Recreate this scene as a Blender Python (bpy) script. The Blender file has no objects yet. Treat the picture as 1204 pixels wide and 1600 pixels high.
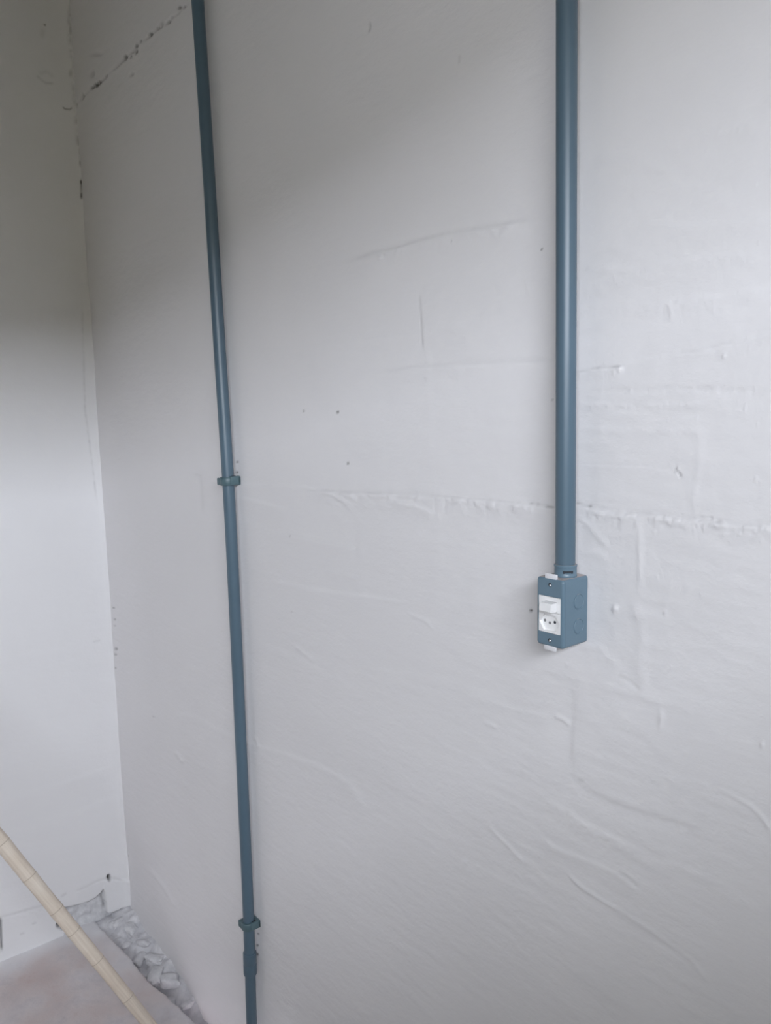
import bpy, bmesh, math, random
import numpy as np
from mathutils import Vector, Matrix, noise
random.seed(4); rng = np.random.default_rng(7)
S = bpy.context.scene
COL = S.collection

# ------------------------------------------------------------------ camera
YAW, PITCH, ROLL = 0.6874, 0.11845, -0.0257
CAM = np.array([2.3127, -0.8351, 1.4903]); FPX = 1250.0
def cam_basis():
    a, p, r = YAW, PITCH, ROLL
    f = np.array([-math.cos(a)*math.cos(p), math.sin(a)*math.cos(p), -math.sin(p)])
    rt = np.cross(f, [0, 0, 1]); rt /= np.linalg.norm(rt); up = np.cross(rt, f)
    return f, math.cos(r)*rt + math.sin(r)*up, -math.sin(r)*rt + math.cos(r)*up
FW, RT, UP = cam_basis()
cd = bpy.data.cameras.new('camera'); cam = bpy.data.objects.new('camera', cd); COL.objects.link(cam)
cd.sensor_fit = 'VERTICAL'; cd.sensor_height = 32.0; cd.lens = FPX/1600*32.0; cd.clip_start = 0.02
M4 = Matrix.Identity(4)
for i in range(3):
    M4[i][0] = RT[i]; M4[i][1] = UP[i]; M4[i][2] = -FW[i]; M4[i][3] = CAM[i]
cam.matrix_world = M4; S.camera = cam
def project(P):
    d = P - CAM; z = np.maximum(d @ FW, 0.05)
    return 602 + FPX*(d @ RT)/z, 800 - FPX*(d @ UP)/z
def on(px, py, ax, val):                       # the point of a plane (x, y or z = val) seen at a photo position
    d = FW + RT*(px-602)/FPX - UP*(py-800)/FPX
    return CAM + d*(val-CAM[ax])/d[ax]

# ------------------------------------------------------------------ light
W = bpy.data.worlds.new('overcast_sky'); S.world = W; W.use_nodes = True
bg = W.node_tree.nodes['Background']; bg.inputs[0].default_value = (0.885, 0.925, 1.0, 1); bg.inputs[1].default_value = 1.0
RX, RY, RZ = 3.222, -4.16, 3.3                 # room: x 0..RX, y RY..0, ceiling RZ
WIN = (-3.862, -0.608, 1.794, 2.255)           # the high opening in the right wall: y0, y1, z0, z1
pl = bpy.data.lights.new('window_portal', 'AREA'); pl.shape = 'RECTANGLE'
pl.size = WIN[3]-WIN[2]; pl.size_y = WIN[1]-WIN[0]; pl.cycles.is_portal = True
po = bpy.data.objects.new('window_portal', pl); COL.objects.link(po)
po.location = (RX+0.16, (WIN[0]+WIN[1])/2, (WIN[2]+WIN[3])/2); po.rotation_euler = (0, math.pi/2, 0)
S.view_settings.view_transform = 'Standard'; S.view_settings.look = 'None'; S.view_settings.gamma = 1
S.view_settings.use_curve_mapping = False; S.view_settings.exposure = 5.05
S.cycles.max_bounces = 8; S.cycles.diffuse_bounces = 6

# ------------------------------------------------------------------ helpers
def tag(o, label=None, cat=None, kind=None, group=None):
    if label: o['label'] = label
    if cat: o['category'] = cat
    if kind: o['kind'] = kind
    if group: o['group'] = group
    return o
def empty(name, loc, label, cat, group=None):
    o = bpy.data.objects.new(name, None); COL.objects.link(o); o.location = loc; o.empty_display_size = 0.02
    return tag(o, label, cat, None, group)
def obj(name, bm, mat, parent=None, smooth=False):
    bmesh.ops.recalc_face_normals(bm, faces=bm.faces)
    me = bpy.data.meshes.new(name); bm.to_mesh(me); bm.free()
    if smooth:
        me.polygons.foreach_set('use_smooth', [True]*len(me.polygons))
        me.set_sharp_from_angle(angle=math.radians(40))
    me.materials.append(mat)
    o = bpy.data.objects.new(name, me); COL.objects.link(o)
    if parent: o.parent = parent
    return o
def box(bm, x0, x1, y0, y1, z0, z1, bev=0, seg=2):
    vs = [bm.verts.new((x, y, z)) for x in (x0, x1) for y in (y0, y1) for z in (z0, z1)]
    fs = [bm.faces.new([vs[i] for i in f]) for f in ((0,1,3,2),(4,6,7,5),(0,4,5,1),(2,3,7,6),(0,2,6,4),(1,5,7,3))]
    if bev:
        es = {e for f in fs for e in f.edges}
        bmesh.ops.bevel(bm, geom=list(es), offset=bev, segments=seg, profile=0.5, affect='EDGES')
def loft(bm, rings, cap0=True, cap1=True):
    R = [[bm.verts.new(p) for p in r] for r in rings]; n = len(R[0])
    for a, b in zip(R, R[1:]):
        for i in range(n): bm.faces.new((a[i], a[(i+1) % n], b[(i+1) % n], b[i]))
    if cap0: bm.faces.new(R[0])
    if cap1: bm.faces.new(R[-1])
def rrect(cx, cz, w, h, r, y, n=6):            # rounded rectangle in the x-z plane
    pts = []
    for k, (sx, sz) in enumerate(((1, 1), (-1, 1), (-1, -1), (1, -1))):
        for i in range(n+1):
            a = math.pi/2*(k + i/n)
            pts.append((cx+sx*(w/2-r)+r*math.cos(a), y, cz+sz*(h/2-r)+r*math.sin(a)))
    return pts
def lathe(bm, prof, c=(0, 0), n=32, cap=True): # prof: (radius, z)
    loft(bm, [[(c[0]+r*math.cos(2*math.pi*i/n), c[1]+r*math.sin(2*math.pi*i/n), z) for i in range(n)] for r, z in prof], cap, cap)
def disc_y(bm, cx, cz, r, y0, y1, n=20, ch=0.0):
    loft(bm, [[(cx+q*math.cos(2*math.pi*i/n), y, cz+q*math.sin(2*math.pi*i/n)) for i in range(n)] for q, y in ((r, y0), (r, y1+ch), (r-ch, y1))])
def tube(bm, pts, rad, n=24, caps=True):       # pts: centres; rad: number or list
    P = [Vector(p) for p in pts]; rings = []
    for i, p in enumerate(P):
        t = (P[min(i+1, len(P)-1)]-P[max(i-1, 0)]).normalized()
        u = t.cross(Vector((0, 1, 0.01))).normalized(); v = t.cross(u)
        r = rad[i] if isinstance(rad, (list, tuple)) else rad
        rings.append([p + u*(r*math.cos(2*math.pi*k/n)) + v*(r*math.sin(2*math.pi*k/n)) for k in range(n)])
    loft(bm, rings, caps, caps)

# ------------------------------------------------------------------ materials
def new_mat(name, col, rough=0.6, spec=0.5):
    m = bpy.data.materials.new(name); m.use_nodes = True
    b = m.node_tree.nodes['Principled BSDF']
    b.inputs['Base Color'].default_value = (*col, 1); b.inputs['Roughness'].default_value = rough
    b.inputs['Specular IOR Level'].default_value = spec
    return m, m.node_tree, b
def nd(nt, t, **kw):
    n = nt.nodes.new(t)
    for k, v in kw.items():
        if k in n.inputs: n.inputs[k].default_value = v
        else: setattr(n, k, v)
    return n
def noise_tex(nt, scale, detail=4, rough=0.55, stretch=(1, 1, 1)):
    tc = nd(nt, 'ShaderNodeTexCoord'); mp = nd(nt, 'ShaderNodeMapping'); mp.inputs['Scale'].default_value = stretch
    n = nd(nt, 'ShaderNodeTexNoise', Scale=scale, Detail=detail, Roughness=rough)
    nt.links.new(tc.outputs['Object'], mp.inputs[0]); nt.links.new(mp.outputs[0], n.inputs['Vector'])
    return n.outputs['Fac']
def ramp(nt, src, stops):
    r = nd(nt, 'ShaderNodeValToRGB'); e = r.color_ramp.elements
    while len(e) < len(stops): e.new(0.5)
    for q, (p, c) in zip(e, stops):
        q.position = p; q.color = (*c, 1) if len(c) == 3 else c
    nt.links.new(src, r.inputs[0]); return r.outputs['Color']
def mix(nt, fac, a, b):
    m = nd(nt, 'ShaderNodeMix', data_type='RGBA')
    for sock, v in ((m.inputs['Factor'], fac), (m.inputs[6], a), (m.inputs[7], b)):
        if isinstance(v, (tuple, list)): sock.default_value = (*v, 1)
        elif isinstance(v, float): sock.default_value = v
        else: nt.links.new(v, sock)
    return m.outputs[2]
def bump(nt, b, src, strength, dist, prev=None):
    n = nd(nt, 'ShaderNodeBump', Strength=strength, Distance=dist); nt.links.new(src, n.inputs['Height'])
    if prev: nt.links.new(prev, n.inputs['Normal'])
    nt.links.new(n.outputs[0], b.inputs['Normal']); return n.outputs[0]

def wall_material(name, grain, hue=(0.80, 0.787, 0.798)):
    m, nt, b = new_mat(name, hue, 0.6, 0.25)
    dirty = mix(nt, ramp(nt, noise_tex(nt, 2.2, 5), [(0.35, (0, 0, 0)), (0.75, (0.5, 0.5, 0.5))]), hue, tuple(c*0.92 for c in hue))
    at = nd(nt, 'ShaderNodeAttribute', attribute_name='cement')
    cem = ramp(nt, noise_tex(nt, 60, 5), [(0.3, (0.48, 0.48, 0.50)), (0.7, (0.70, 0.70, 0.72))])
    c = mix(nt, at.outputs['Fac'], dirty, cem)
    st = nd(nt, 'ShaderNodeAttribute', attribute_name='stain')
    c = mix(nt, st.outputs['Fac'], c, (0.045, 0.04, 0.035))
    nt.links.new(c, b.inputs['Base Color'])
    n1 = bump(nt, b, noise_tex(nt, 160, 6, 0.6), grain, 0.0012)
    bump(nt, b, noise_tex(nt, 28, 4, 0.5, (1, 1, 2.2)), grain, 0.003, n1)
    return m
M_WALL = wall_material('white_painted_plaster', 0.35)
M_WALL2 = wall_material('white_painted_side_plaster', 0.22, (0.812, 0.808, 0.82))
def cement_material(name, lo, hi, sc, bs):
    m, nt, b = new_mat(name, hi, 0.9, 0.15)
    nt.links.new(ramp(nt, noise_tex(nt, sc, 6, 0.6), [(0.3, lo), (0.7, hi)]), b.inputs['Base Color'])
    bump(nt, b, noise_tex(nt, sc*6, 6, 0.65), bs, 0.004); return m
M_MORTAR = cement_material('rough_grey_mortar', (0.50, 0.50, 0.53), (0.76, 0.75, 0.77), 24, 0.5)
M_LUMP = cement_material('paint_splashed_mortar', (0.56, 0.56, 0.58), (0.80, 0.79, 0.81), 40, 0.5)
M_ROOM = cement_material('bare_cement_render', (0.195, 0.19, 0.155), (0.285, 0.28, 0.235), 2, 0.3)
M_CEIL = cement_material('bare_concrete_slab', (0.19, 0.185, 0.15), (0.26, 0.255, 0.21), 3, 0.3)
M_EARTH = cement_material('bare_earth', (0.15, 0.135, 0.10), (0.225, 0.21, 0.16), 1.5, 0.4)
def floor_material():
    m, nt, b = new_mat('dusty_reddish_concrete', (0.4, 0.35, 0.33), 0.9, 0.15)
    base = ramp(nt, noise_tex(nt, 5.5, 5, 0.6), [(0.34, (0.52, 0.42, 0.405)), (0.5, (0.60, 0.54, 0.535)), (0.66, (0.62, 0.60, 0.625))])
    blot = ramp(nt, noise_tex(nt, 22, 6, 0.65), [(0.45, (0, 0, 0)), (0.75, (0.45, 0.45, 0.45))])
    c = mix(nt, blot, base, (0.38, 0.31, 0.31))
    at = nd(nt, 'ShaderNodeAttribute', attribute_name='dust')
    c = mix(nt, at.outputs['Fac'], c, (0.78, 0.77, 0.79))
    nt.links.new(c, b.inputs['Base Color'])
    bump(nt, b, noise_tex(nt, 70, 6, 0.65), 0.5, 0.004); return m
M_FLOOR = floor_material()
def pipe_material(name, col, rough, dust=False):
    m, nt, b = new_mat(name, col, rough, 0.5)
    c = mix(nt, ramp(nt, noise_tex(nt, 9, 4), [(0.35, (0, 0, 0)), (0.8, (0.6, 0.6, 0.6))]), col, tuple(x*0.86 for x in col))
    if dust:                                   # brick dust lies on faces that look up
        g = nd(nt, 'ShaderNodeNewGeometry'); sx = nd(nt, 'ShaderNodeSeparateXYZ'); nt.links.new(g.outputs['Normal'], sx.inputs[0])
        up = ramp(nt, sx.outputs['Z'], [(0.80, (0, 0, 0)), (0.97, (0.75, 0.75, 0.75))])
        c = mix(nt, up, c, (0.50, 0.40, 0.36))
    nt.links.new(c, b.inputs['Base Color'])
    bump(nt, b, noise_tex(nt, 120, 3), 0.05, 0.001); return m
M_PIPE = pipe_material('blue_grey_pvc', (0.090, 0.143, 0.188), 0.36)
M_CLAMP = pipe_material('teal_grey_pvc', (0.09, 0.15, 0.17), 0.42)
M_BOX = pipe_material('blue_grey_box_pvc', (0.130, 0.205, 0.265), 0.38, True)
M_WHITE, _, _ = new_mat('white_plastic', (0.84, 0.84, 0.84), 0.35)
M_TAB, _, _ = new_mat('chalky_white_plastic', (0.74, 0.74, 0.77), 0.5)
M_DARK, _, _ = new_mat('dark_hole', (0.03, 0.035, 0.045), 0.8)
M_GREY, _, _ = new_mat('grey_contact_hole', (0.22, 0.22, 0.23), 0.7)
M_STEEL, _, bs_ = new_mat('zinc_screw', (0.6, 0.62, 0.64), 0.3); bs_.inputs['Metallic'].default_value = 0.9
def pole_material():
    m, nt, b = new_mat('pale_bamboo', (0.6, 0.5, 0.4), 0.55, 0.3)
    c = ramp(nt, noise_tex(nt, 7, 5, 0.6, (1, 1, 1)), [(0.3, (0.68, 0.58, 0.48)), (0.7, (0.80, 0.73, 0.64))])
    f = ramp(nt, noise_tex(nt, 60, 4, 0.6, (4, 4, 0.15)), [(0.4, (0, 0, 0)), (0.8, (0.4, 0.4, 0.4))])
    nt.links.new(mix(nt, f, c, (0.40, 0.31, 0.24)), b.inputs['Base Color'])
    return m
M_POLE = pole_material()
M_NODE, _, _ = new_mat('darker_bamboo_joint', (0.50, 0.42, 0.34), 0.6)

# ------------------------------------------------------------------ wall relief
def lattice(u, v, su, sv, seed):               # smooth value noise, cell size su x sv (metres)
    r = np.random.default_rng(seed); L = r.uniform(-1, 1, (256, 256))
    a = u/su+40; b = v/sv+40; i = np.floor(a).astype(int); j = np.floor(b).astype(int)
    fu = a-i; fv = b-j; fu = fu**3*(fu*(6*fu-15)+10); fv = fv**3*(fv*(6*fv-15)+10)
    i0, i1, j0, j1 = i % 256, (i+1) % 256, j % 256, (j+1) % 256
    return (L[i0, j0]*(1-fu)+L[i1, j0]*fu)*(1-fv) + (L[i0, j1]*(1-fu)+L[i1, j1]*fu)*fv
def line_feature(px, py, pts, w, L=None):
    """w: width in photo pixels of a line; L: decay on the lower / right side for a lap. returns bell, lap"""
    P = np.array(pts, float); pad = max(w*4, (L or 0)*3)+2
    m = (px > P[:, 0].min()-pad) & (px < P[:, 0].max()+pad) & (py > P[:, 1].min()-pad) & (py < P[:, 1].max()+pad)
    idx = np.nonzero(m)[0]
    if not len(idx): return idx, None, None
    qx, qy = px[idx], py[idx]; best = np.full(len(idx), 1e9); side = np.zeros(len(idx)); tt = np.zeros(len(idx))
    Ls = np.hypot(*(P[1:]-P[:-1]).T); tot = Ls.sum(); acc = 0
    for (x0, y0), (x1, y1), l in zip(P[:-1], P[1:], Ls):
        dx, dy = x1-x0, y1-y0; t = np.clip(((qx-x0)*dx+(qy-y0)*dy)/(l*l), 0, 1)
        d = np.hypot(qx-x0-t*dx, qy-y0-t*dy); b = d < best
        best[b] = d[b]; side[b] = (((qy-y0)*dx-(qx-x0)*dy)/l)[b]; tt[b] = ((acc+t*l)/tot)[b]; acc += l
    ends = np.clip(np.minimum(tt, 1-tt)*8+0.15, 0, 1)
    bell = np.exp(-(best/w)**2)*ends
    lap = None
    if L: lap = np.exp(-(best/L)**1.5)/(1+np.exp(-side/w*2.5))*ends
    return idx, bell, lap

class Relief:
    def __init__(s, P):
        s.px, s.py = project(P); n = len(P); s.h = np.zeros(n); s.stain = np.zeros(n); s.cem = np.zeros(n)
    def line(s, pts, w=2, amp=0.0, stain=0.0, lap=None, lamp=0.0, rough=0.0):
        i, b, l = line_feature(s.px, s.py, pts, w, lap)
        if b is None: return
        mod = 1.0
        if rough: mod = 1+rough*(lattice(s.px[i], s.py[i], 5, 5, 5)+lattice(s.px[i], s.py[i], 13, 9, 6))
        s.h[i] += amp*b*mod
        if lap: s.h[i] += lamp*l*mod
        if stain: s.stain[i] = np.maximum(s.stain[i], np.clip(stain*b*mod, 0, 1))
    def dot(s, x, y, r, amp=0.0, stain=0.0, ry=None):
        ry = ry or r; m = (abs(s.px-x) < r*4) & (abs(s.py-y) < ry*4); i = np.nonzero(m)[0]
        g = np.exp(-(((s.px[i]-x)/r)**2+((s.py[i]-y)/ry)**2)**1.5)
        s.h[i] += amp*g
        if stain: s.stain[i] = np.maximum(s.stain[i], stain*g)

def grid_wall(name, us, vs, to3d, relief_fn, mat, label, extra):
    U, V = np.meshgrid(us, vs, indexing='ij'); n, m = U.shape; u, v = U.ravel(), V.ravel()
    R = Relief(to3d(u, v, np.zeros_like(u))); relief_fn(R, u, v)
    co = to3d(u, v, R.h)
    a = (np.arange(n-1)[:, None]*m+np.arange(m-1)[None, :]).ravel()
    quads = np.stack([a, a+m, a+m+1, a+1], 1)
    ex = [to3d(np.array([p[0]]), np.array([p[1]]), np.array([0.0]))[0] for q in extra for p in q]
    co = np.vstack([co]+[np.array(ex)]) if ex else co
    nq = len(quads); eq = np.arange(len(ex)).reshape(-1, 4)+n*m
    F = np.vstack([quads, eq]) if ex else quads
    me = bpy.data.meshes.new(name); me.vertices.add(len(co)); me.vertices.foreach_set('co', co.ravel().astype(np.float32))
    me.loops.add(F.size); me.loops.foreach_set('vertex_index', F.ravel().astype(np.int32))
    me.polygons.add(len(F)); me.polygons.foreach_set('loop_start', np.arange(0, F.size, 4, dtype=np.int32))
    me.polygons.foreach_set('use_smooth', np.ones(len(F), bool)); me.update(calc_edges=True); me.validate()
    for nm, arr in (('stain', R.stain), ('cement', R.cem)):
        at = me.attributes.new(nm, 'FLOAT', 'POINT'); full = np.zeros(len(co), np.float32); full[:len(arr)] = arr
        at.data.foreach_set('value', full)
    me.materials.append(mat); o = bpy.data.objects.new(name, me); COL.objects.link(o)
    return tag(o, label, None, 'structure')

def fade(u, lo, hi): return np.clip((u-lo)/(hi-lo), 0, 1)

def back_relief(R, u, v):
    edge = fade(u, 2.45, 2.3)*fade(v, 2.9, 2.8)
    h = 0.0011*lattice(u, v, .34, .27, 1)+0.0006*lattice(u, v, .30, .075, 2)+0.00026*lattice(u, v, .22, .028, 3)
    right = fade(u, 1.1, 1.75)
    h += (0.0001+0.0002*right)*lattice(u, v, .05, .011, 4)+0.00010*lattice(u, v, .012, .009, 8)*(.3+right)
    # broad lumps of hand-laid render, thicker near the foot of the wall
    h += 0.0012*lattice(u, v, .16, .13, 9)*fade(v, 0.9, 0.1)
    R.h[:] = h
    L, D = R.line, R.dot
    # ragged crack where the top of the wall meets the beam
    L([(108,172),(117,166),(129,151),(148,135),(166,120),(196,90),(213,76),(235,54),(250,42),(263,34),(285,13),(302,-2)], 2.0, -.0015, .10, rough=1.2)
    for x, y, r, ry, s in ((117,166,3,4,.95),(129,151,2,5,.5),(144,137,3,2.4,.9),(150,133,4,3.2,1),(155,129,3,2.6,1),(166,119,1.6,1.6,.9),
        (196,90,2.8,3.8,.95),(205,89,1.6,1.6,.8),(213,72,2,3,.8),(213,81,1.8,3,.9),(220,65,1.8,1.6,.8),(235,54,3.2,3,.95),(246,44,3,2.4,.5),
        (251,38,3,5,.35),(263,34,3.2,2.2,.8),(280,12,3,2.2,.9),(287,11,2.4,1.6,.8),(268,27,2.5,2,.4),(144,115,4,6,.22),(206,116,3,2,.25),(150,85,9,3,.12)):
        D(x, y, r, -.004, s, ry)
    # small pits, nail holes and specks
    for x, y, r, s in ((474,642,1.6,.6),(527,644,1.9,.95),(543,724,1.7,.85),(846,389,1.5,.8),(829,954,2.4,.95),(370,722,1.7,.75),(370,738,1.8,.9),
        (371,744,1.3,.5),(403,1459,1.7,.75),(402,1477,1.9,.8),(402,1491,2.2,.8),(177,950,1.5,.5),(179,968,1.8,.4),(179,978,1.5,.3),(181,1014,2.6,.5),
        (180,1023,2,.4),(180,1044,1.8,.35),(188,1239,1.6,.4),(197,1337,2,.55),(706,376,1.3,.5),(863,625,1.2,.5),(453,838,1.2,.4),(240,1120,1.2,.3),(455,957,1.2,.25)):
        D(x, y, r, -.0012, s)
    # paint drips and grit
    for x, y, r, a in ((961,951,5,.0022),(993,959,2.2,.0009),(1039,957,3.2,.0013),(1131,556,3,.0014),(1088,652,2.2,.0009),(1164,637,2.4,.0009),
        (1190,1163,4,.0016),(1041,1049,1.8,.0008),(1181,748,2.4,.0008),(1172,1057,1.6,.0006),(595,658,3,.0010),(594,403,4,.002),(603,397,3,.0014),
        (622,389,3,.0013),(580,395,3,.0008),(886,1039,2,.0009),(798,1345,2,.0006),(726,1348,5,.0008),(747,1354,3,.0006),(1010,1223,2,.0005),
        (968,576,5,.0014),(960,582,3,.0008),(1058,735,4,.0016)):
        D(x, y, r, a)
    for k in range(260):                       # scattered grit on the coarser right-hand end
        x, y = random.uniform(905, 1300), random.uniform(150, 1350)
        D(x, y, random.uniform(.9, 2.0), random.uniform(.0003, .0008))
    # trowel laps: a thicker coat ends in a soft edge (lap on the lower side)
    L([(540,408),(570,398),(600,389),(640,378),(700,363),(770,352),(830,343)], 4, -.0012, .06, 26, 0.0027, .25)
    L([(590,392),(615,386),(650,375)], 3, -.0012, .06, rough=.6)
    L([(440,545),(520,534),(640,520),(760,500)], 4, 0, 0, 30, 0.0010)
    L([(600,580),(650,572),(740,567),(800,565),(869,561)], 3.5, -.0011, .06, 22, 0.0017, .15)
    L([(655,460),(656,485),(658,510),(660,546)], 1.3, -.0009, .22)
    L([(330,750),(380,757),(440,757),(500,762)], 3, 0, 0, 16, 0.0017)
    L([(470,765),(510,766),(560,769),(620,770),(700,776),(780,783),(830,787),(868,793)], 2.2, -.0013, .09, 20, 0.0027, .35)
    L([(815,785),(832,788),(850,790),(866,793)], 1.4, -.0012, .38, rough=.9)
    L([(898,786),(915,790),(925,792)], 1.3, -.001, .35, rough=.6)
    L([(900,788),(960,800),(1020,803),(1075,810),(1110,812),(1150,818),(1230,822)], 3.2, -.0014, .09, 18, .0021, .45)
    L([(1085,811),(1110,812),(1128,817)], 2, -.001, .12, rough=.9)
    L([(440,833),(470,838),(505,846),(558,856)], 2.2, -.0002, .04, 14, 0.0022)
    L([(505,892),(535,896),(562,903)], 2, 0, .03, 10, 0.0015)
    L([(420,905),(520,925),(640,940)], 3, 0, 0, 22, 0.0014)
    L([(505,768),(525,776),(545,788)], 3, .0012, 0)
    L([(615,782),(650,788),(668,794),(680,803)], 2.5, -.0004, .04, 12, 0.0022)
    L([(375,776),(410,785),(450,796)], 2, 0, 0, 12, 0.0017)
    L([(665,500),(668,600),(670,700),(673,765)], 5, .0003)
    L([(680,805),(683,870),(682,950),(688,1000)], 7, .0003)
    L([(563,800),(562,880),(563,925),(575,945)], 5, .0004)
    L([(745,850),(742,900),(744,980)], 7, .0003)
    L([(820,435),(825,455),(830,470)], 2, .0004)
    L([(577,34),(578,42),(576,50)], 1.6, -.001, .28)
    L([(714,112),(716,122),(720,130)], 1.8, .0010)
    L([(717,85),(716,100)], 2, -.0005, .12)
    L([(900,580),(920,578),(940,573),(975,572)], 1.5, -.0008, .22, 10, 0.0007, 0.28)
    L([(902,580),(940,575),(1010,562),(1060,550),(1120,543),(1160,532),(1240,515)], 3, 0, 0, 16, 0.0011, 0.21)
    L([(1055,550),(1090,548),(1120,540),(1150,533)], 2.2, -.0006, .06, rough=.6)
    L([(900,612),(960,610),(1060,607),(1204,610)], 4, -.0005, .02, rough=.8)
    L([(900,632),(1000,634),(1100,633)], 4, .0008, 0, rough=.5)
    L([(900,672),(1000,672),(1120,676)], 5, .0006, 0, rough=.4)
    L([(900,722),(960,726),(1010,727),(1045,733),(1060,738)], 2, -.0005, .06, 12, 0.0008, 0.21)
    L([(1055,730),(1059,737),(1064,745)], 1.6, -.0018, .35)
    L([(1088,660),(1094,690),(1093,730),(1084,770),(1082,805)], 6, .0003)
    L([(1045,470),(1050,500)], 4, .0006)
    L([(925,803),(960,806),(985,806),(996,815),(999,830),(999,870),(1000,905),(996,925)], 5, .0007)
    L([(905,808),(920,822),(935,840),(950,855)], 5, .0008)
    L([(905,860),(930,862),(950,868)], 3, 0, 0, 10, 0.0007)
    L([(990,935),(1003,980),(998,1040),(1010,1090)], 9, .0007)
    L([(897,1070),(896,1120),(893,1160),(894,1205)], 5, 0, 0, 24, -.0011)
    L([(893,1205),(905,1224),(925,1236),(951,1251),(1001,1268),(1050,1282),(1100,1297)], 4, 0, 0, 22, -.0016, .2)
    L([(903,1219),(912,1222)], 2, -.0009, .12)
    L([(1030,1108),(1034,1120),(1030,1140)], 4, .0008)
    L([(965,1055),(985,1065),(998,1078)], 2, -.0008, .06)
    L([(905,1010),(935,1010),(965,1045)], 5, .0006)
    L([(815,1200),(822,1202),(834,1208)], 1.8, -.0010, .10, 8, .0014)
    L([(867,1119),(880,1124),(890,1133)], 2.6, .0016)
    L([(755,1128),(775,1137)], 3, .001)
    L([(763,1290),(785,1312),(817,1345)], 3, .0010)
    L([(850,1240),(873,1258),(890,1270),(925,1293),(1010,1330)], 4, 0, 0, 20, .0014, .4)
    L([(845,1305),(870,1322),(934,1347),(965,1362),(990,1382),(1000,1390)], 3, -.0006, .03, 14, .0016)
    L([(965,1362),(980,1370),(997,1386)], 1.6, -.0009, .10)
    L([(888,1366),(905,1383),(930,1400),(968,1423)], 2.4, .0018)
    L([(968,1423),(1010,1450),(1080,1500),(1110,1540)], 3, .0008)
    L([(700,1350),(740,1352),(800,1378),(870,1420),(940,1480)], 5, 0, 0, 26, .0008)
    L([(1000,1340),(1060,1350),(1130,1380),(1204,1430)], 5, 0, 0, 20, .0008)
    L([(1119,1232),(1150,1246),(1173,1260),(1192,1280),(1205,1300)], 3, .0010)
    L([(1020,1210),(1090,1220),(1140,1245)], 4, 0, 0, 16, .0006, .4)
    L([(385,1152),(395,1162),(424,1170),(460,1182),(503,1198),(530,1212),(549,1225),(566,1250),(577,1272)], 4, 0, 0, 22, .0014)
    L([(398,1150),(404,1168)], 2, .0012)
    L([(460,1010),(480,1025),(490,1035)], 3, .0008)
    L([(640,960),(668,972),(676,985)], 3, .0008)
    L([(560,1040),(640,1052),(700,1062),(780,1090)], 5, 0, 0, 22, .0008)
    L([(720,1080),(800,1105),(870,1120)], 4, 0, 0, 18, .0008)
    L([(400,1000),(470,1030),(560,1080)], 5, 0, 0, 20, .0006)
    L([(270,1110),(310,1120),(340,1140),(400,1165)], 4, 0, 0, 16, .0010)
    L([(275,1175),(285,1192)], 3, .0014)
    L([(300,740),(312,744),(314,760),(316,800)], 2.5, -.0008, .05)
    L([(235,1358),(258,1390),(275,1420)], 3, .0012)
    L([(906,150),(1000,120),(1204,60)], 5, 0, 0, 24, 0.0008, 0.21)
    L([(906,250),(1000,232),(1110,205),(1204,190)], 4, 0, 0, 20, 0.0009, 0.21)
    L([(990,255),(1060,272),(990,300),(1100,290)], 4, .0005, 0)
    L([(1000,345),(1080,352),(1160,345),(1204,338)], 4, 0, 0, 20, 0.0008, 0.21)
    L([(906,415),(1000,420),(1100,400),(1204,395)], 4, 0, 0, 20, 0.0008, 0.28)
    L([(960,480),(1050,470),(1160,455),(1204,452)], 3, 0, 0, 16, 0.0008, 0.35)
    L([(180,230),(240,200),(300,150)], 5, 0, 0, 26, .0006)
    R.h *= edge

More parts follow.
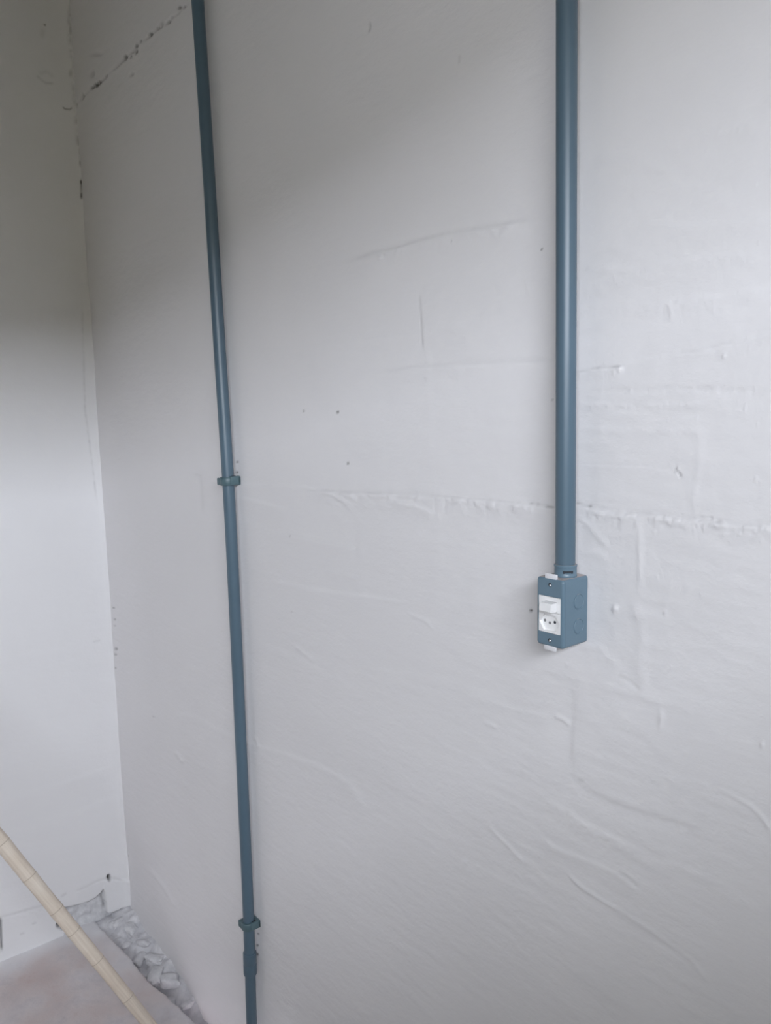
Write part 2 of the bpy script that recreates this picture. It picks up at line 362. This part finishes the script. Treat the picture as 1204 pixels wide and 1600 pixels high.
def left_relief(R, u, v):                      # u = distance from the corner (y = -u)
    h = 0.0012*lattice(u, v, .5, .3, 21)+0.0009*lattice(u, v, .45, .06, 22)+0.0004*lattice(u, v, .3, .025, 23)+.00012*lattice(u, v, .02, .015, 24)
    h *= fade(u, .62, .55)
    # paint and plaster rounded into the corner
    h += (0.0065+.003*lattice(u, v, 9, .12, 25))*np.exp(-(u/0.010)**1.3)
    R.h[:] = h
    L, D = R.line, R.dot
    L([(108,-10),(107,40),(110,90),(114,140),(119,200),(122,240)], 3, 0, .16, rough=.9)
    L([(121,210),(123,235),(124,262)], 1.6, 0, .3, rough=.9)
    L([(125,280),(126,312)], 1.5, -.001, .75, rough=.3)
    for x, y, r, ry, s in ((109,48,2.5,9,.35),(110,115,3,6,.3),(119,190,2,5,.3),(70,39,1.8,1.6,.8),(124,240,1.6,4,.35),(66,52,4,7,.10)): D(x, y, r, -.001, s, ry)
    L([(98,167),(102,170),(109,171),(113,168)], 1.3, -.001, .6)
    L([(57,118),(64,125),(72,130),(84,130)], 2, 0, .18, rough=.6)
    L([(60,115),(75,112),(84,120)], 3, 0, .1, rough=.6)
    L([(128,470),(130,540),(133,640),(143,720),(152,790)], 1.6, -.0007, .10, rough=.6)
    L([(145,1003),(157,1000)], 1.5, 0, .1)
    L([(0,1030),(40,1022),(110,1010)], 4, 0, 0, 20, .0009)
    L([(0,1245),(60,1235),(130,1212),(175,1195)], 4, 0, 0, 22, .0016)
    L([(40,1290),(100,1278),(150,1255),(185,1245)], 4, 0, 0, 22, .0018)
    L([(0,1330),(70,1322),(130,1305),(190,1290)], 4, 0, 0, 20, .0014)
    # crumbled foot of the render: the coat ends in a ragged lip, bare cement lies behind it
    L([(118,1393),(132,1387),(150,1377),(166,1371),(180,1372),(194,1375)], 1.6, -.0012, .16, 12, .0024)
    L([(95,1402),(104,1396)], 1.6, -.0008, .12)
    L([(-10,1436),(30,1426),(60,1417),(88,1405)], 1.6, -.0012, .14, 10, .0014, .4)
    lip = [(100,1417.5),(112,1417),(136,1410),(150,1402),(158,1395),(162,1387),(163.5,1400),(164.5,1420),(168,1427),(180,1423),(194,1417),(215,1412)]
    lx, ly = np.array(lip).T
    yl = np.interp(R.px, lx[[0,1,2,3,4,5,8,9,10,11]], ly[[0,1,2,3,4,5,8,9,10,11]])
    jag = 1.2*lattice(R.px, R.py, 5, 5, 31)
    below = np.clip((R.py+jag-yl)/1.6, 0, 1)*np.clip((R.px-101)/5, 0, 1)*(u < .3)*(v < .4)
    R.h -= below*(0.016+.004*lattice(u, v, .02, .02, 33)); R.cem = np.maximum(R.cem, below*.85)
    R.h -= below*.018*np.exp(-np.clip(R.py+jag-yl, 0, 99)/4)*(R.px < 166)
    R.h += .004*np.clip((R.px-160)/3, 0, 1)*np.clip((R.py-1372)/4, 0, 1)*(1-below)*(v < .3)
    L([(103,1418),(112,1417.5),(136,1411),(150,1403),(158,1396.5),(161,1391)], 1.6, 0, .75, rough=.3)  # shadow under the ragged lip, painted as a thin dark line
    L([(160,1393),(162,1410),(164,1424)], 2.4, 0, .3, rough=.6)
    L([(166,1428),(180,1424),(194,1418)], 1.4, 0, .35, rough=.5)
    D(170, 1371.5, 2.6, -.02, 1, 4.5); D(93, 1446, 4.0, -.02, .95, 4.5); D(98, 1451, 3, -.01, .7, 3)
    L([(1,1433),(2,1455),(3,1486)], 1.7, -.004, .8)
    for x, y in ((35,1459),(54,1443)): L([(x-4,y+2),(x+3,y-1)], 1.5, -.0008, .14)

rows = np.concatenate([np.arange(-.16, 2.9, .0026), [2.9, RZ]])
cols = [on(px, 650, 1, 0)[0] for px in np.arange(150, 1300, 2.0)]
cols = np.concatenate([[-0.02, -.008, 0.0], [c for c in cols if c > 0.004], np.arange(2.2, 2.5, .03)])
cols = np.unique(np.round(cols, 5)); cols = cols[np.concatenate([[True], np.diff(cols) > 4e-4])]
ew = cols[-1]
grid_wall('wall_back', cols, rows, lambda u, v, h: np.stack([u, -h, v], 1), back_relief, M_WALL,
          'long white painted wall with uneven trowelled render that carries both conduits',
          [[(ew, -.16), (RX+.2, -.16), (RX+.2, RZ), (ew, RZ)]])
us = np.concatenate([[-.02], np.arange(0, .02, .0012), np.arange(.02, .64, .0026)])
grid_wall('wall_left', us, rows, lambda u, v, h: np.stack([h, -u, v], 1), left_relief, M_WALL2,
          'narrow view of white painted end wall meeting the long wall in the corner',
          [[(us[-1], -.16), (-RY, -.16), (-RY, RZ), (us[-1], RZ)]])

# ------------------------------------------------------------------ rest of the room
bm = bmesh.new(); box(bm, -.02, RX+.2, RY-.15, RY, -.16, RZ)
tag(obj('wall_front', bm, M_ROOM), 'bare rendered wall behind the photographer', None, 'structure')
bm = bmesh.new(); y0, y1, z0, z1 = WIN
box(bm, RX, RX+.15, RY, y0, -.16, RZ); box(bm, RX, RX+.15, y1, 0, -.16, RZ)
box(bm, RX, RX+.15, y0, y1, -.16, z0); box(bm, RX, RX+.15, y0, y1, z1, RZ)
tag(obj('wall_right', bm, M_ROOM), 'bare rendered wall with the open window that lets daylight in', None, 'structure')
bm = bmesh.new(); f = .045
box(bm, RX+.05, RX+.11, y0, y0+f, z0, z1, .004); box(bm, RX+.05, RX+.11, y1-f, y1, z0, z1, .004)
box(bm, RX+.05, RX+.11, y0+f, y1-f, z0, z0+f, .004); box(bm, RX+.05, RX+.11, y0+f, y1-f, z1-f, z1, .004)
tag(obj('window_1', bm, M_STEEL), 'open window frame in the wall behind the camera', None, 'structure')
bm = bmesh.new(); box(bm, -.02, RX+.15, RY-.15, .02, RZ, RZ+.12)
tag(obj('ceiling', bm, M_CEIL), 'bare concrete ceiling slab above the walls', None, 'structure')
bm = bmesh.new(); box(bm, RX+.15, RX+22, -14, 12, -.5, -.3)
tag(obj('outdoor_ground', bm, M_EARTH), 'bare earth ground outside the open window', None, 'structure')
bm = bmesh.new(); box(bm, RX+9, RX+10, -14, 12, -.3, 3.359)  # unseen wall added outdoors to block light from the low sky
tag(obj('low_sky_blocker', bm, M_EARTH), 'unseen brown wall added outdoors to hide the low sky from the window', None, 'structure')

SHADE_SLAB = (3.3, 1.535)
bm = bmesh.new(); box(bm, RX+.15, RX+.15+SHADE_SLAB[1], RY-1.5, 1.5, SHADE_SLAB[0], SHADE_SLAB[0]+.08)  # unseen slab added over the opening to limit how steeply skylight falls
tag(obj('sky_shade_slab', bm, M_CEIL), 'unseen concrete slab added outdoors to cut the high sky off the window', None, 'structure')

# floor slab with a broken edge that stops short of the long wall
xs = np.concatenate([[-.04], np.arange(0, 1.0, .01), np.arange(1.0, RX+.01, .1)])
def slab_edge(x):
    base = np.interp(x, [0, .03, .10, .18, .34, .45, .58, .8, RX], [-.105, -.104, -.098, -.091, -.089, -.076, -.060, -.052, -.05])
    return base + .004*noise.noise(Vector((x*38, 1.3, 0))) + .003*noise.noise(Vector((x*90, 4, 0)))
ys_rel = np.concatenate([[0, .003, .008], np.arange(.02, .7, .02), np.linspace(.75, -RY, 6)])
bm = bmesh.new(); rowsv = []; dust = []
for x in xs:
    e = slab_edge(x); r = []
    for k, q in enumerate(ys_rel):
        y = e-q*(-RY+e)/(-RY) if q > .7 else e-q
        z = 0.003*noise.noise(Vector((x*7, y*7, 3)))+.0015*noise.noise(Vector((x*30, y*30, 8)))
        z = z*(q < 3)+(-.004 if k == 0 else (-.001 if k == 1 else 0))
        r.append(bm.verts.new((x, y, z)))
        n_ = .5+.5*noise.noise(Vector((x*22, y*22, 5)))
        dl = math.exp(-(x/.055)**2)*.95; de = math.exp(-((q-.01)/.055)**2)*.55*max(0, 1-x/.75)
        dust.append(min(1, max(0, (dl+de)*(.55+.8*n_))))
    rowsv.append(r)
for a, b in zip(rowsv, rowsv[1:]):
    for i in range(len(a)-1): bm.faces.new((a[i], a[i+1], b[i+1], b[i]))
low = [[bm.verts.new((x, slab_edge(x)-.012*j+.006*noise.noise(Vector((x*25, j*2, 9))), -.05*j)) for j in (1, 2, 3)] for x in xs]
for i in range(len(xs)-1):
    c0 = [rowsv[i][0]]+low[i]; c1 = [rowsv[i+1][0]]+low[i+1]
    for j in range(3): bm.faces.new((c0[j], c1[j], c1[j+1], c0[j+1]))
fl = obj('floor', bm, M_FLOOR, None, True)
at = fl.data.attributes.new('dust', 'FLOAT', 'POINT')
at.data.foreach_set('value', np.array(dust+[0.15]*(len(fl.data.vertices)-len(dust)), np.float32))
tag(fl, 'dusty reddish concrete floor slab with broken edge short of the long wall', None, 'structure')

# rough mortar in the channel between slab and wall
bm = bmesh.new(); G = []
gx = np.concatenate([np.arange(-.02, 1.0, .004), np.arange(1.0, RX, .05)])
for x in gx:
    e = slab_edge(max(x, 0)); r = []
    deep = float(np.interp(x, [0, .12, .2, .3, .36, .42, .55, RX], [.012, .045, .07, .06, .10, .125, .13, .13]))
    top = float(np.interp(x, [0, .1, .3, .42, .6, RX], [.010, -.004, -.015, -.045, -.09, -.10]))
    for k in range(28):
        t = k/27; y = .004+t*(e-.03)
        z = top*(1-t**.8)+(-deep)*t**.8
        p = Vector((x*24, y*30, 2))
        z += .013*noise.noise(p*.8)+.006*noise.noise(p*2.1)+.002*noise.noise(p*5)
        z = min(z, -.004) if t > .55 and x > .05 else z
        r.append(bm.verts.new((x, y+.002*noise.noise(p*3), max(z, -.15))))
    G.append(r)
for a, b in zip(G, G[1:]):
    for i in range(len(a)-1): bm.faces.new((a[i], b[i], b[i+1], a[i+1]))
bed = obj('trim_1', bm, M_MORTAR, None, True)
tag(bed, 'rough grey mortar bed in the channel along the foot of the long wall', None, 'structure')
def lump(x, y, z, sx, sy, sz, seed):
    bm = bmesh.new(); bmesh.ops.create_icosphere(bm, subdivisions=3, radius=1)
    R_ = Matrix.Rotation(seed*1.7, 3, 'Z') @ Matrix.Rotation(.4*math.sin(seed*3.1), 3, 'X')
    for v in bm.verts:
        c = v.co.copy(); k = max(abs(c.x), abs(c.y), abs(c.z))
        c = c.lerp(c/k*.8, .62)                # chunky, broken-cornered
        c *= 1+.42*noise.noise(v.co*1.1+Vector((seed*7.3, 0, 0)))+.12*noise.noise(v.co*3+Vector((seed, 5, 0)))+.05*noise.noise(v.co*8)
        c = R_ @ Vector((c.x*sx, c.y*sy, c.z*sz)); v.co = c
    o = obj('mortar_lump', bm, M_LUMP, bed, True); o.location = (x, y, z); return o
for i, (x, y, z, a, b, c) in enumerate([(.03,-.050,-.002,.022,.016,.012),(.075,-.030,-.006,.020,.015,.012),(.12,-.055,-.024,.024,.016,.014),
    (.165,-.026,-.010,.020,.013,.012),(.20,-.052,-.030,.018,.014,.014),(.245,-.026,-.018,.024,.013,.013),(.30,-.046,-.026,.027,.018,.017),
    (.345,-.030,-.024,.022,.015,.016),(.380,-.046,-.062,.016,.014,.013),(.27,-.066,-.045,.016,.010,.012),(.06,-.078,-.022,.018,.012,.010),
    (.43,-.012,-.052,.020,.010,.010),(.155,-.078,-.048,.014,.011,.010)]):
    lump(x, y, z-.0085, a*1.35, b*1.2, c*.95, i+1)

# ------------------------------------------------------------------ conduits
def smooth_path(pts, n):
    P = np.array(pts); d = np.concatenate([[0], np.cumsum(np.linalg.norm(np.diff(P, axis=0), axis=1))])
    t = np.linspace(0, d[-1], n); Q = np.stack([np.interp(t, d, P[:, k]) for k in range(3)], 1)
    for _ in range(14): Q[1:-1] = (Q[:-2]+2*Q[1:-1]+Q[2:])/4
    return Q
PY = -.021
lp = [(308.5,0),(328,300),(340,500),(352,680),(357,757),(360.5,820),(374,1110),(387,1400),(390,1470),(392.3,1600)]
L3 = [on(x, y, 1, PY) for x, y in lp]
top = L3[0]+(L3[0]-L3[1])*((RZ-L3[0][2])/(L3[0][2]-L3[1][2])); bot = L3[-1].copy(); bot[2] = -.075
zc0 = on(391, 1522, 1, PY)[2]; zc1 = on(390, 1487, 1, PY)[2]
path = smooth_path([top]+L3+[bot], 90)
def at_z(z): return np.array([np.interp(z, path[::-1, 2], path[::-1, k]) for k in range(3)])
pipe = empty('conduit_pipe', tuple(at_z(0)), 'thin blue-grey plastic conduit running down the wall near the corner', 'pipe', None)
inv = Vector(at_z(0))
def rel(P): return [tuple(Vector(p)-inv) for p in P]
zm = (zc0+zc1)/2
bm = bmesh.new(); tube(bm, rel([p for p in path if p[2] > zm]+[at_z(zm)]), .0125); obj('upper_tube', bm, M_PIPE, pipe, True)
bm = bmesh.new(); tube(bm, rel([at_z(zm)]+[p for p in path if p[2] < zm]), .0121); obj('lower_tube', bm, M_PIPE, pipe, True)
bm = bmesh.new(); zz = [zc0, zc0+.001, zc0+.003, zm-.001, zm, zm+.001, zc1-.003, zc1-.001, zc1]
tube(bm, rel([at_z(z) for z in zz]), [.0130, .0146, .0151, .0151, .0147, .0151, .0151, .0146, .0130]); obj('coupling', bm, M_PIPE, pipe, True)

def make_clamp(px, py, label):
    c = at_z(on(px, py, 1, PY)[2]); r = empty('pipe_clamp', (c[0], 0, c[2]), label, 'clamp', 'clamps on the thin conduit')
    h = .0085; cy = PY
    bm = bmesh.new()                           # the strap round the pipe
    n = 40; rings = []
    for i in range(n+1):
        a = 2*math.pi*i/n; d = (math.cos(a), math.sin(a))
        rings.append([(q*d[0], cy+q*d[1], z) for q, z in ((.0128, -h), (.0162, -h), (.0170, -h+.001), (.0170, h-.001), (.0162, h), (.0128, h))])
    for a, b in zip(rings, rings[1:]):
        A = [bm.verts.new(p) for p in a]; B = [bm.verts.new(p) for p in b]
        for k in range(6): bm.faces.new((A[k], A[(k+1) % 6], B[(k+1) % 6], B[k]))
    bmesh.ops.remove_doubles(bm, verts=bm.verts, dist=1e-6)
    obj('strap', bm, M_CLAMP, r, True)
    bm = bmesh.new(); box(bm, -.019, -.004, cy-.0165, cy-.011, -h*.92, h*.85, .0018); box(bm, -.0205, -.014, cy-.0160, cy-.002, -h*.95, h*.8, .002)
    obj('locking_lug', bm, M_CLAMP, r, True)
    bm = bmesh.new(); box(bm, .0110, .0185, cy-.004, -.0015, -h*.9, h*1.25, .002); box(bm, -.013, .0185, -.0065, -.0012, -h*.9, h*1.1, .0015)
    obj('wall_foot', bm, M_CLAMP, r, True)
    bm = bmesh.new(); box(bm, .0095, .0150, cy+.0005, cy+.0105, h*1.0, h*1.32, .001)
    tag(obj('screw_hole', bm, M_DARK, r), 'dark opening on top of the foot')
    return r
make_clamp(360, 752, 'upper blue-grey clamp halfway up the thin conduit')
make_clamp(391, 1446, 'lower blue-grey clamp just above the coupling near the floor')

BX, BZ0, BZ1, BD = 1.6795, 1.1955, 1.2840, .052
PBY = -.026
r3 = [on(x, y, 1, PBY) for x, y in ((884.8, 0), (884.3, 500), (882.7, 880))]
t3 = r3[0]+(r3[0]-r3[2])*((RZ-r3[0][2])/(r3[0][2]-r3[2][2]))
bpath = smooth_path([t3]+r3+[(r3[2][0], PBY, BZ1+.004)], 50); HX = bpath[-1][0]
cp2 = empty('conduit_pipe', (HX, PBY, BZ1), 'thick blue-grey plastic conduit dropping straight into the switch box', 'pipe')
bm = bmesh.new(); tube(bm, [tuple(Vector(p)-Vector((HX, PBY, BZ1))) for p in bpath], .0125, 40); obj('tube', bm, M_PIPE, cp2, True)

# ------------------------------------------------------------------ switch and socket box
BC = Vector((BX, 0, (BZ0+BZ1)/2)); Wd, Hd = .0425, BZ1-BZ0
sb = empty('switch_box', tuple(BC), 'blue-grey surface box with white switch and socket at the end of the thick conduit', 'switch box')
sb.rotation_euler = (0, math.radians(0.5), 0)
FZ = (1.2370-BC.z); IW, IH = .0345, .047
bm = bmesh.new()
loft(bm, [rrect(0, 0, Wd-.004, Hd-.004, .004, -.001), rrect(0, 0, Wd-.0005, Hd-.0005, .0045, -.003), rrect(0, 0, Wd, Hd, .0045, -BD+.006),
          rrect(0, 0, Wd, Hd, .0045, -BD+.0045), rrect(0, 0, Wd-.004, Hd-.004, .003, -BD+.0045), rrect(0, 0, Wd-.004, Hd-.004, .003, -.006)])
body = obj('body', bm, M_BOX, sb, True)
bm = bmesh.new()
rg = [rrect(0, 0, Wd, Hd, .0045, -BD+.0040)]
for k in range(7):
    a = math.pi/2*k/6; ins = .0036*(1-math.cos(a)); rg.append(rrect(0, 0, Wd-2*ins, Hd-2*ins, .0045-ins*.6, -BD+.0036-.0036*math.sin(a)))
rg += [rrect(0, FZ, IW+.0006, IH+.0006, .0015, -BD), rrect(0, FZ, IW, IH, .0012, -BD+.0004), rrect(0, FZ, IW, IH, .0012, -BD+.004)]
loft(bm, rg, False, False); obj('cover', bm, M_BOX, sb, True)
# knockouts pressed into the right-hand side
def ring_x(bm, x, cy, cz, prof, n=40):
    loft(bm, [[(x+dx, cy+q*math.cos(2*math.pi*i/n), cz+q*math.sin(2*math.pi*i/n)) for i in range(n)] for q, dx in prof], False, True)
for cz in (.0125, -.0195):
    for s in (1, -1):
        bm = bmesh.new(); ring_x(bm, s*Wd/2, -.0205, cz, [(.0102, 0), (.0100, s*.00055), (.0094, s*.00055), (.0090, s*.00002), (.0086, s*.0004), (0.001, s*.0004)])
        obj('knockout', bm, M_BOX, body, True)
# hub
bm = bmesh.new(); hc = (HX-BX, PBY); zt = BZ1-BC.z
lathe(bm, [(.0128, zt-.002), (.0142, zt-.0005), (.0146, zt+.0015), (.0140, zt+.0025), (.0140, zt+.0120), (.0146, zt+.0128), (.0147, zt+.0145), (.0141, zt+.0152), (.0126, zt+.0152)], hc, 48)
hub = obj('hub', bm, M_BOX, sb, True)
def slot_on_hub(a0, a1, z0, z1, r0, r1, mat, name, nseg=8):
    bm = bmesh.new(); rings = []
    for i in range(nseg+1):
        a = a0+(a1-a0)*i/nseg; c, s = math.cos(a), math.sin(a)
        rings.append([(hc[0]+r*c, hc[1]+r*s, z) for r, z in ((r0, z0), (r1, z0), (r1, z1), (r0, z1))])
    loft(bm, rings); return obj(name, bm, mat, hub)
slot_on_hub(-1.15, -.18, zt+.0050, zt+.0086, .0125, .01412, M_DARK, 'locking_slot')
slot_on_hub(-.95, -.40, zt+.0048, zt+.0062, .0125, .01445, M_PIPE, 'locking_tooth')
# white mounting tabs above and below the cover
for s, zc in ((1, Hd/2+.0012), (-1, -Hd/2-.0012)):
    bm = bmesh.new(); x0 = .0005 if s > 0 else -.0005
    box(bm, x0-.0095, x0+.0095, -BD+.0012, -BD+.0036, zc-.0042, zc+.0042, .0010)
    tag(obj('mounting_tab', bm, M_TAB, sb, True), 'white plastic tab sticking out above the cover' if s > 0 else 'white plastic tab sticking out below the cover')
for s in (1, -1):
    zc = s*(Hd/2-.0085); xc = .0005
    bm = bmesh.new(); disc_y(bm, xc, zc, .0026, -BD+.001, -BD-.0001); hole = obj('screw_recess', bm, M_DARK, sb)
    bm = bmesh.new(); disc_y(bm, xc+.0004, zc-.0006, .0017, -BD+.001, -BD-.0007, 16, .0005); sc = obj('screw', bm, M_STEEL, hole, True)
# white modules: upper switch, lower three-pin socket
SPL = FZ+.0035                                  # seam between the modules
def frame(name, z0, z1, inner, parent):
    bm = bmesh.new(); x0, x1 = -IW/2+.0003, IW/2-.0003; yf = -BD-.0002; yb = -BD+.0035
    o = [bm.verts.new((x, yf, z)) for x, z in ((x0, z0), (x1, z0), (x1, z1), (x0, z1))]
    i = [bm.verts.new((x, yf, z)) for x, z in inner]
    eo = [bm.edges.new((o[k], o[(k+1) % 4])) for k in range(4)]; ei = [bm.edges.new((i[k], i[(k+1) % len(i)])) for k in range(len(i))]
    bmesh.ops.triangle_fill(bm, use_beauty=True, use_dissolve=False, edges=eo+ei)
    ob = [bm.verts.new((v.co.x, yb, v.co.z)) for v in o]; ib = [bm.verts.new((v.co.x, yf+.0080, v.co.z)) for v in i]
    for A, B in ((o, ob), (i, ib)):
        for k in range(len(A)): bm.faces.new((A[k], A[(k+1) % len(A)], B[(k+1) % len(A)], B[k]))
    return obj(name, bm, M_WHITE, parent)
rk = [(-.0072, SPL+.0016), (.0120, SPL+.0016), (.0120, SPL+.0142), (-.0072, SPL+.0142)]
sw = frame('switch_module', SPL+.0003, FZ+IH/2-.0003, rk, sb)
bm = bmesh.new()                               # rocker, upper half pressed out
x0, x1, zb, zt_ = -.0068, .0116, SPL+.0020, SPL+.0138
sec = [(-BD+.0060, zb), (-BD-.0118, zb+.0005), (-BD-.0128, zb+.0016), (-BD-.0116, zt_-.0016), (-BD-.0106, zt_-.0004), (-BD+.0060, zt_)]
loft(bm, [[(x, y, z) for y, z in sec] for x in (x0, x1)])
bmesh.ops.bevel(bm, geom=list(bm.edges), offset=.0004, segments=2, affect='EDGES')
obj('rocker', bm, M_WHITE, sw, True)
hz = (FZ-IH/2+SPL)/2-.0005
hexp = [(-.0090, hz-.0105), (.0090, hz-.0105), (.0160, hz), (.0090, hz+.0105), (-.0090, hz+.0105), (-.0160, hz)]
so = frame('socket_module', FZ-IH/2+.0003, SPL-.0003, hexp, sb)
bm = bmesh.new(); bm.faces.new([bm.verts.new((x*1.02, -BD+.0036, (z-hz)*1.02+hz)) for x, z in hexp]); obj('socket_floor', bm, M_WHITE, so)
for x, z in ((-.0100, hz+.001), (-.0022, hz-.0010), (.0056, hz+.001)):
    bm = bmesh.new(); disc_y(bm, x, z, .0019, -BD+.0036, -BD+.0033); obj('pin_hole', bm, M_GREY if x <= 0 else M_DARK, so)

# ------------------------------------------------------------------ leaning pole
foot = on(255, 1628, 2, .0148); tip = on(-500, 693, 0, .022)
A, B = Vector(foot), Vector(tip); ax = (B-A); ln = ax.length
pole = empty('bamboo_pole', tuple(A), 'pale jointed bamboo pole leaning across the bottom left corner', 'pole')
q = ax.to_track_quat('Z', 'Y'); pole.rotation_mode = 'QUATERNION'; pole.rotation_quaternion = q
pz = CAM+FW*0
def t_at(px):                                   # parameter along the pole that is seen at photo x
    lo, hi = -.2, 1.0
    for _ in range(40):
        m = (lo+hi)/2; x, _y = project((np.array(A+ax*m))[None, :])
        if x[0] > px: lo = m
        else: hi = m
    return m
node_t = sorted(set([t_at(199), t_at(152), t_at(115), t_at(88), t_at(46), t_at(4)]))
extra = node_t[-1]; ts = node_t+[extra+.115*k for k in range(1, 20) if extra+.115*k < .98]
bm = bmesh.new(); N = 260; prof = []
for i in range(N+1):
    t = i/N; r = .0138+.0035*min(1, t/.35)
    d = min(abs(t-k) for k in ts); r += .0009*math.exp(-(d*ln/.010)**2)-.0006*math.exp(-(d*ln/.002)**2)
    wob = Vector((.003*math.sin(t*9), .003*math.sin(t*7+1), 0))*(t*(1-t)*4)
    prof.append((wob, r, t*ln))
rings = [[(w.x+r*math.cos(2*math.pi*k/22), w.y+r*math.sin(2*math.pi*k/22), z) for k in range(22)] for w, r, z in prof]
loft(bm, rings); obj('culm', bm, M_POLE, pole, True)
for t in ts:
    w, r, z = prof[min(N, max(0, round(t*N)))]
    bm = bmesh.new(); z = t*ln; lathe(bm, [(r+.0001, z-.0009), (r+.0005, z-.0004), (r+.0005, z+.0004), (r+.0001, z+.0009)], (w.x, w.y), 22)
    obj('joint_ring', bm, M_NODE, pole, True)
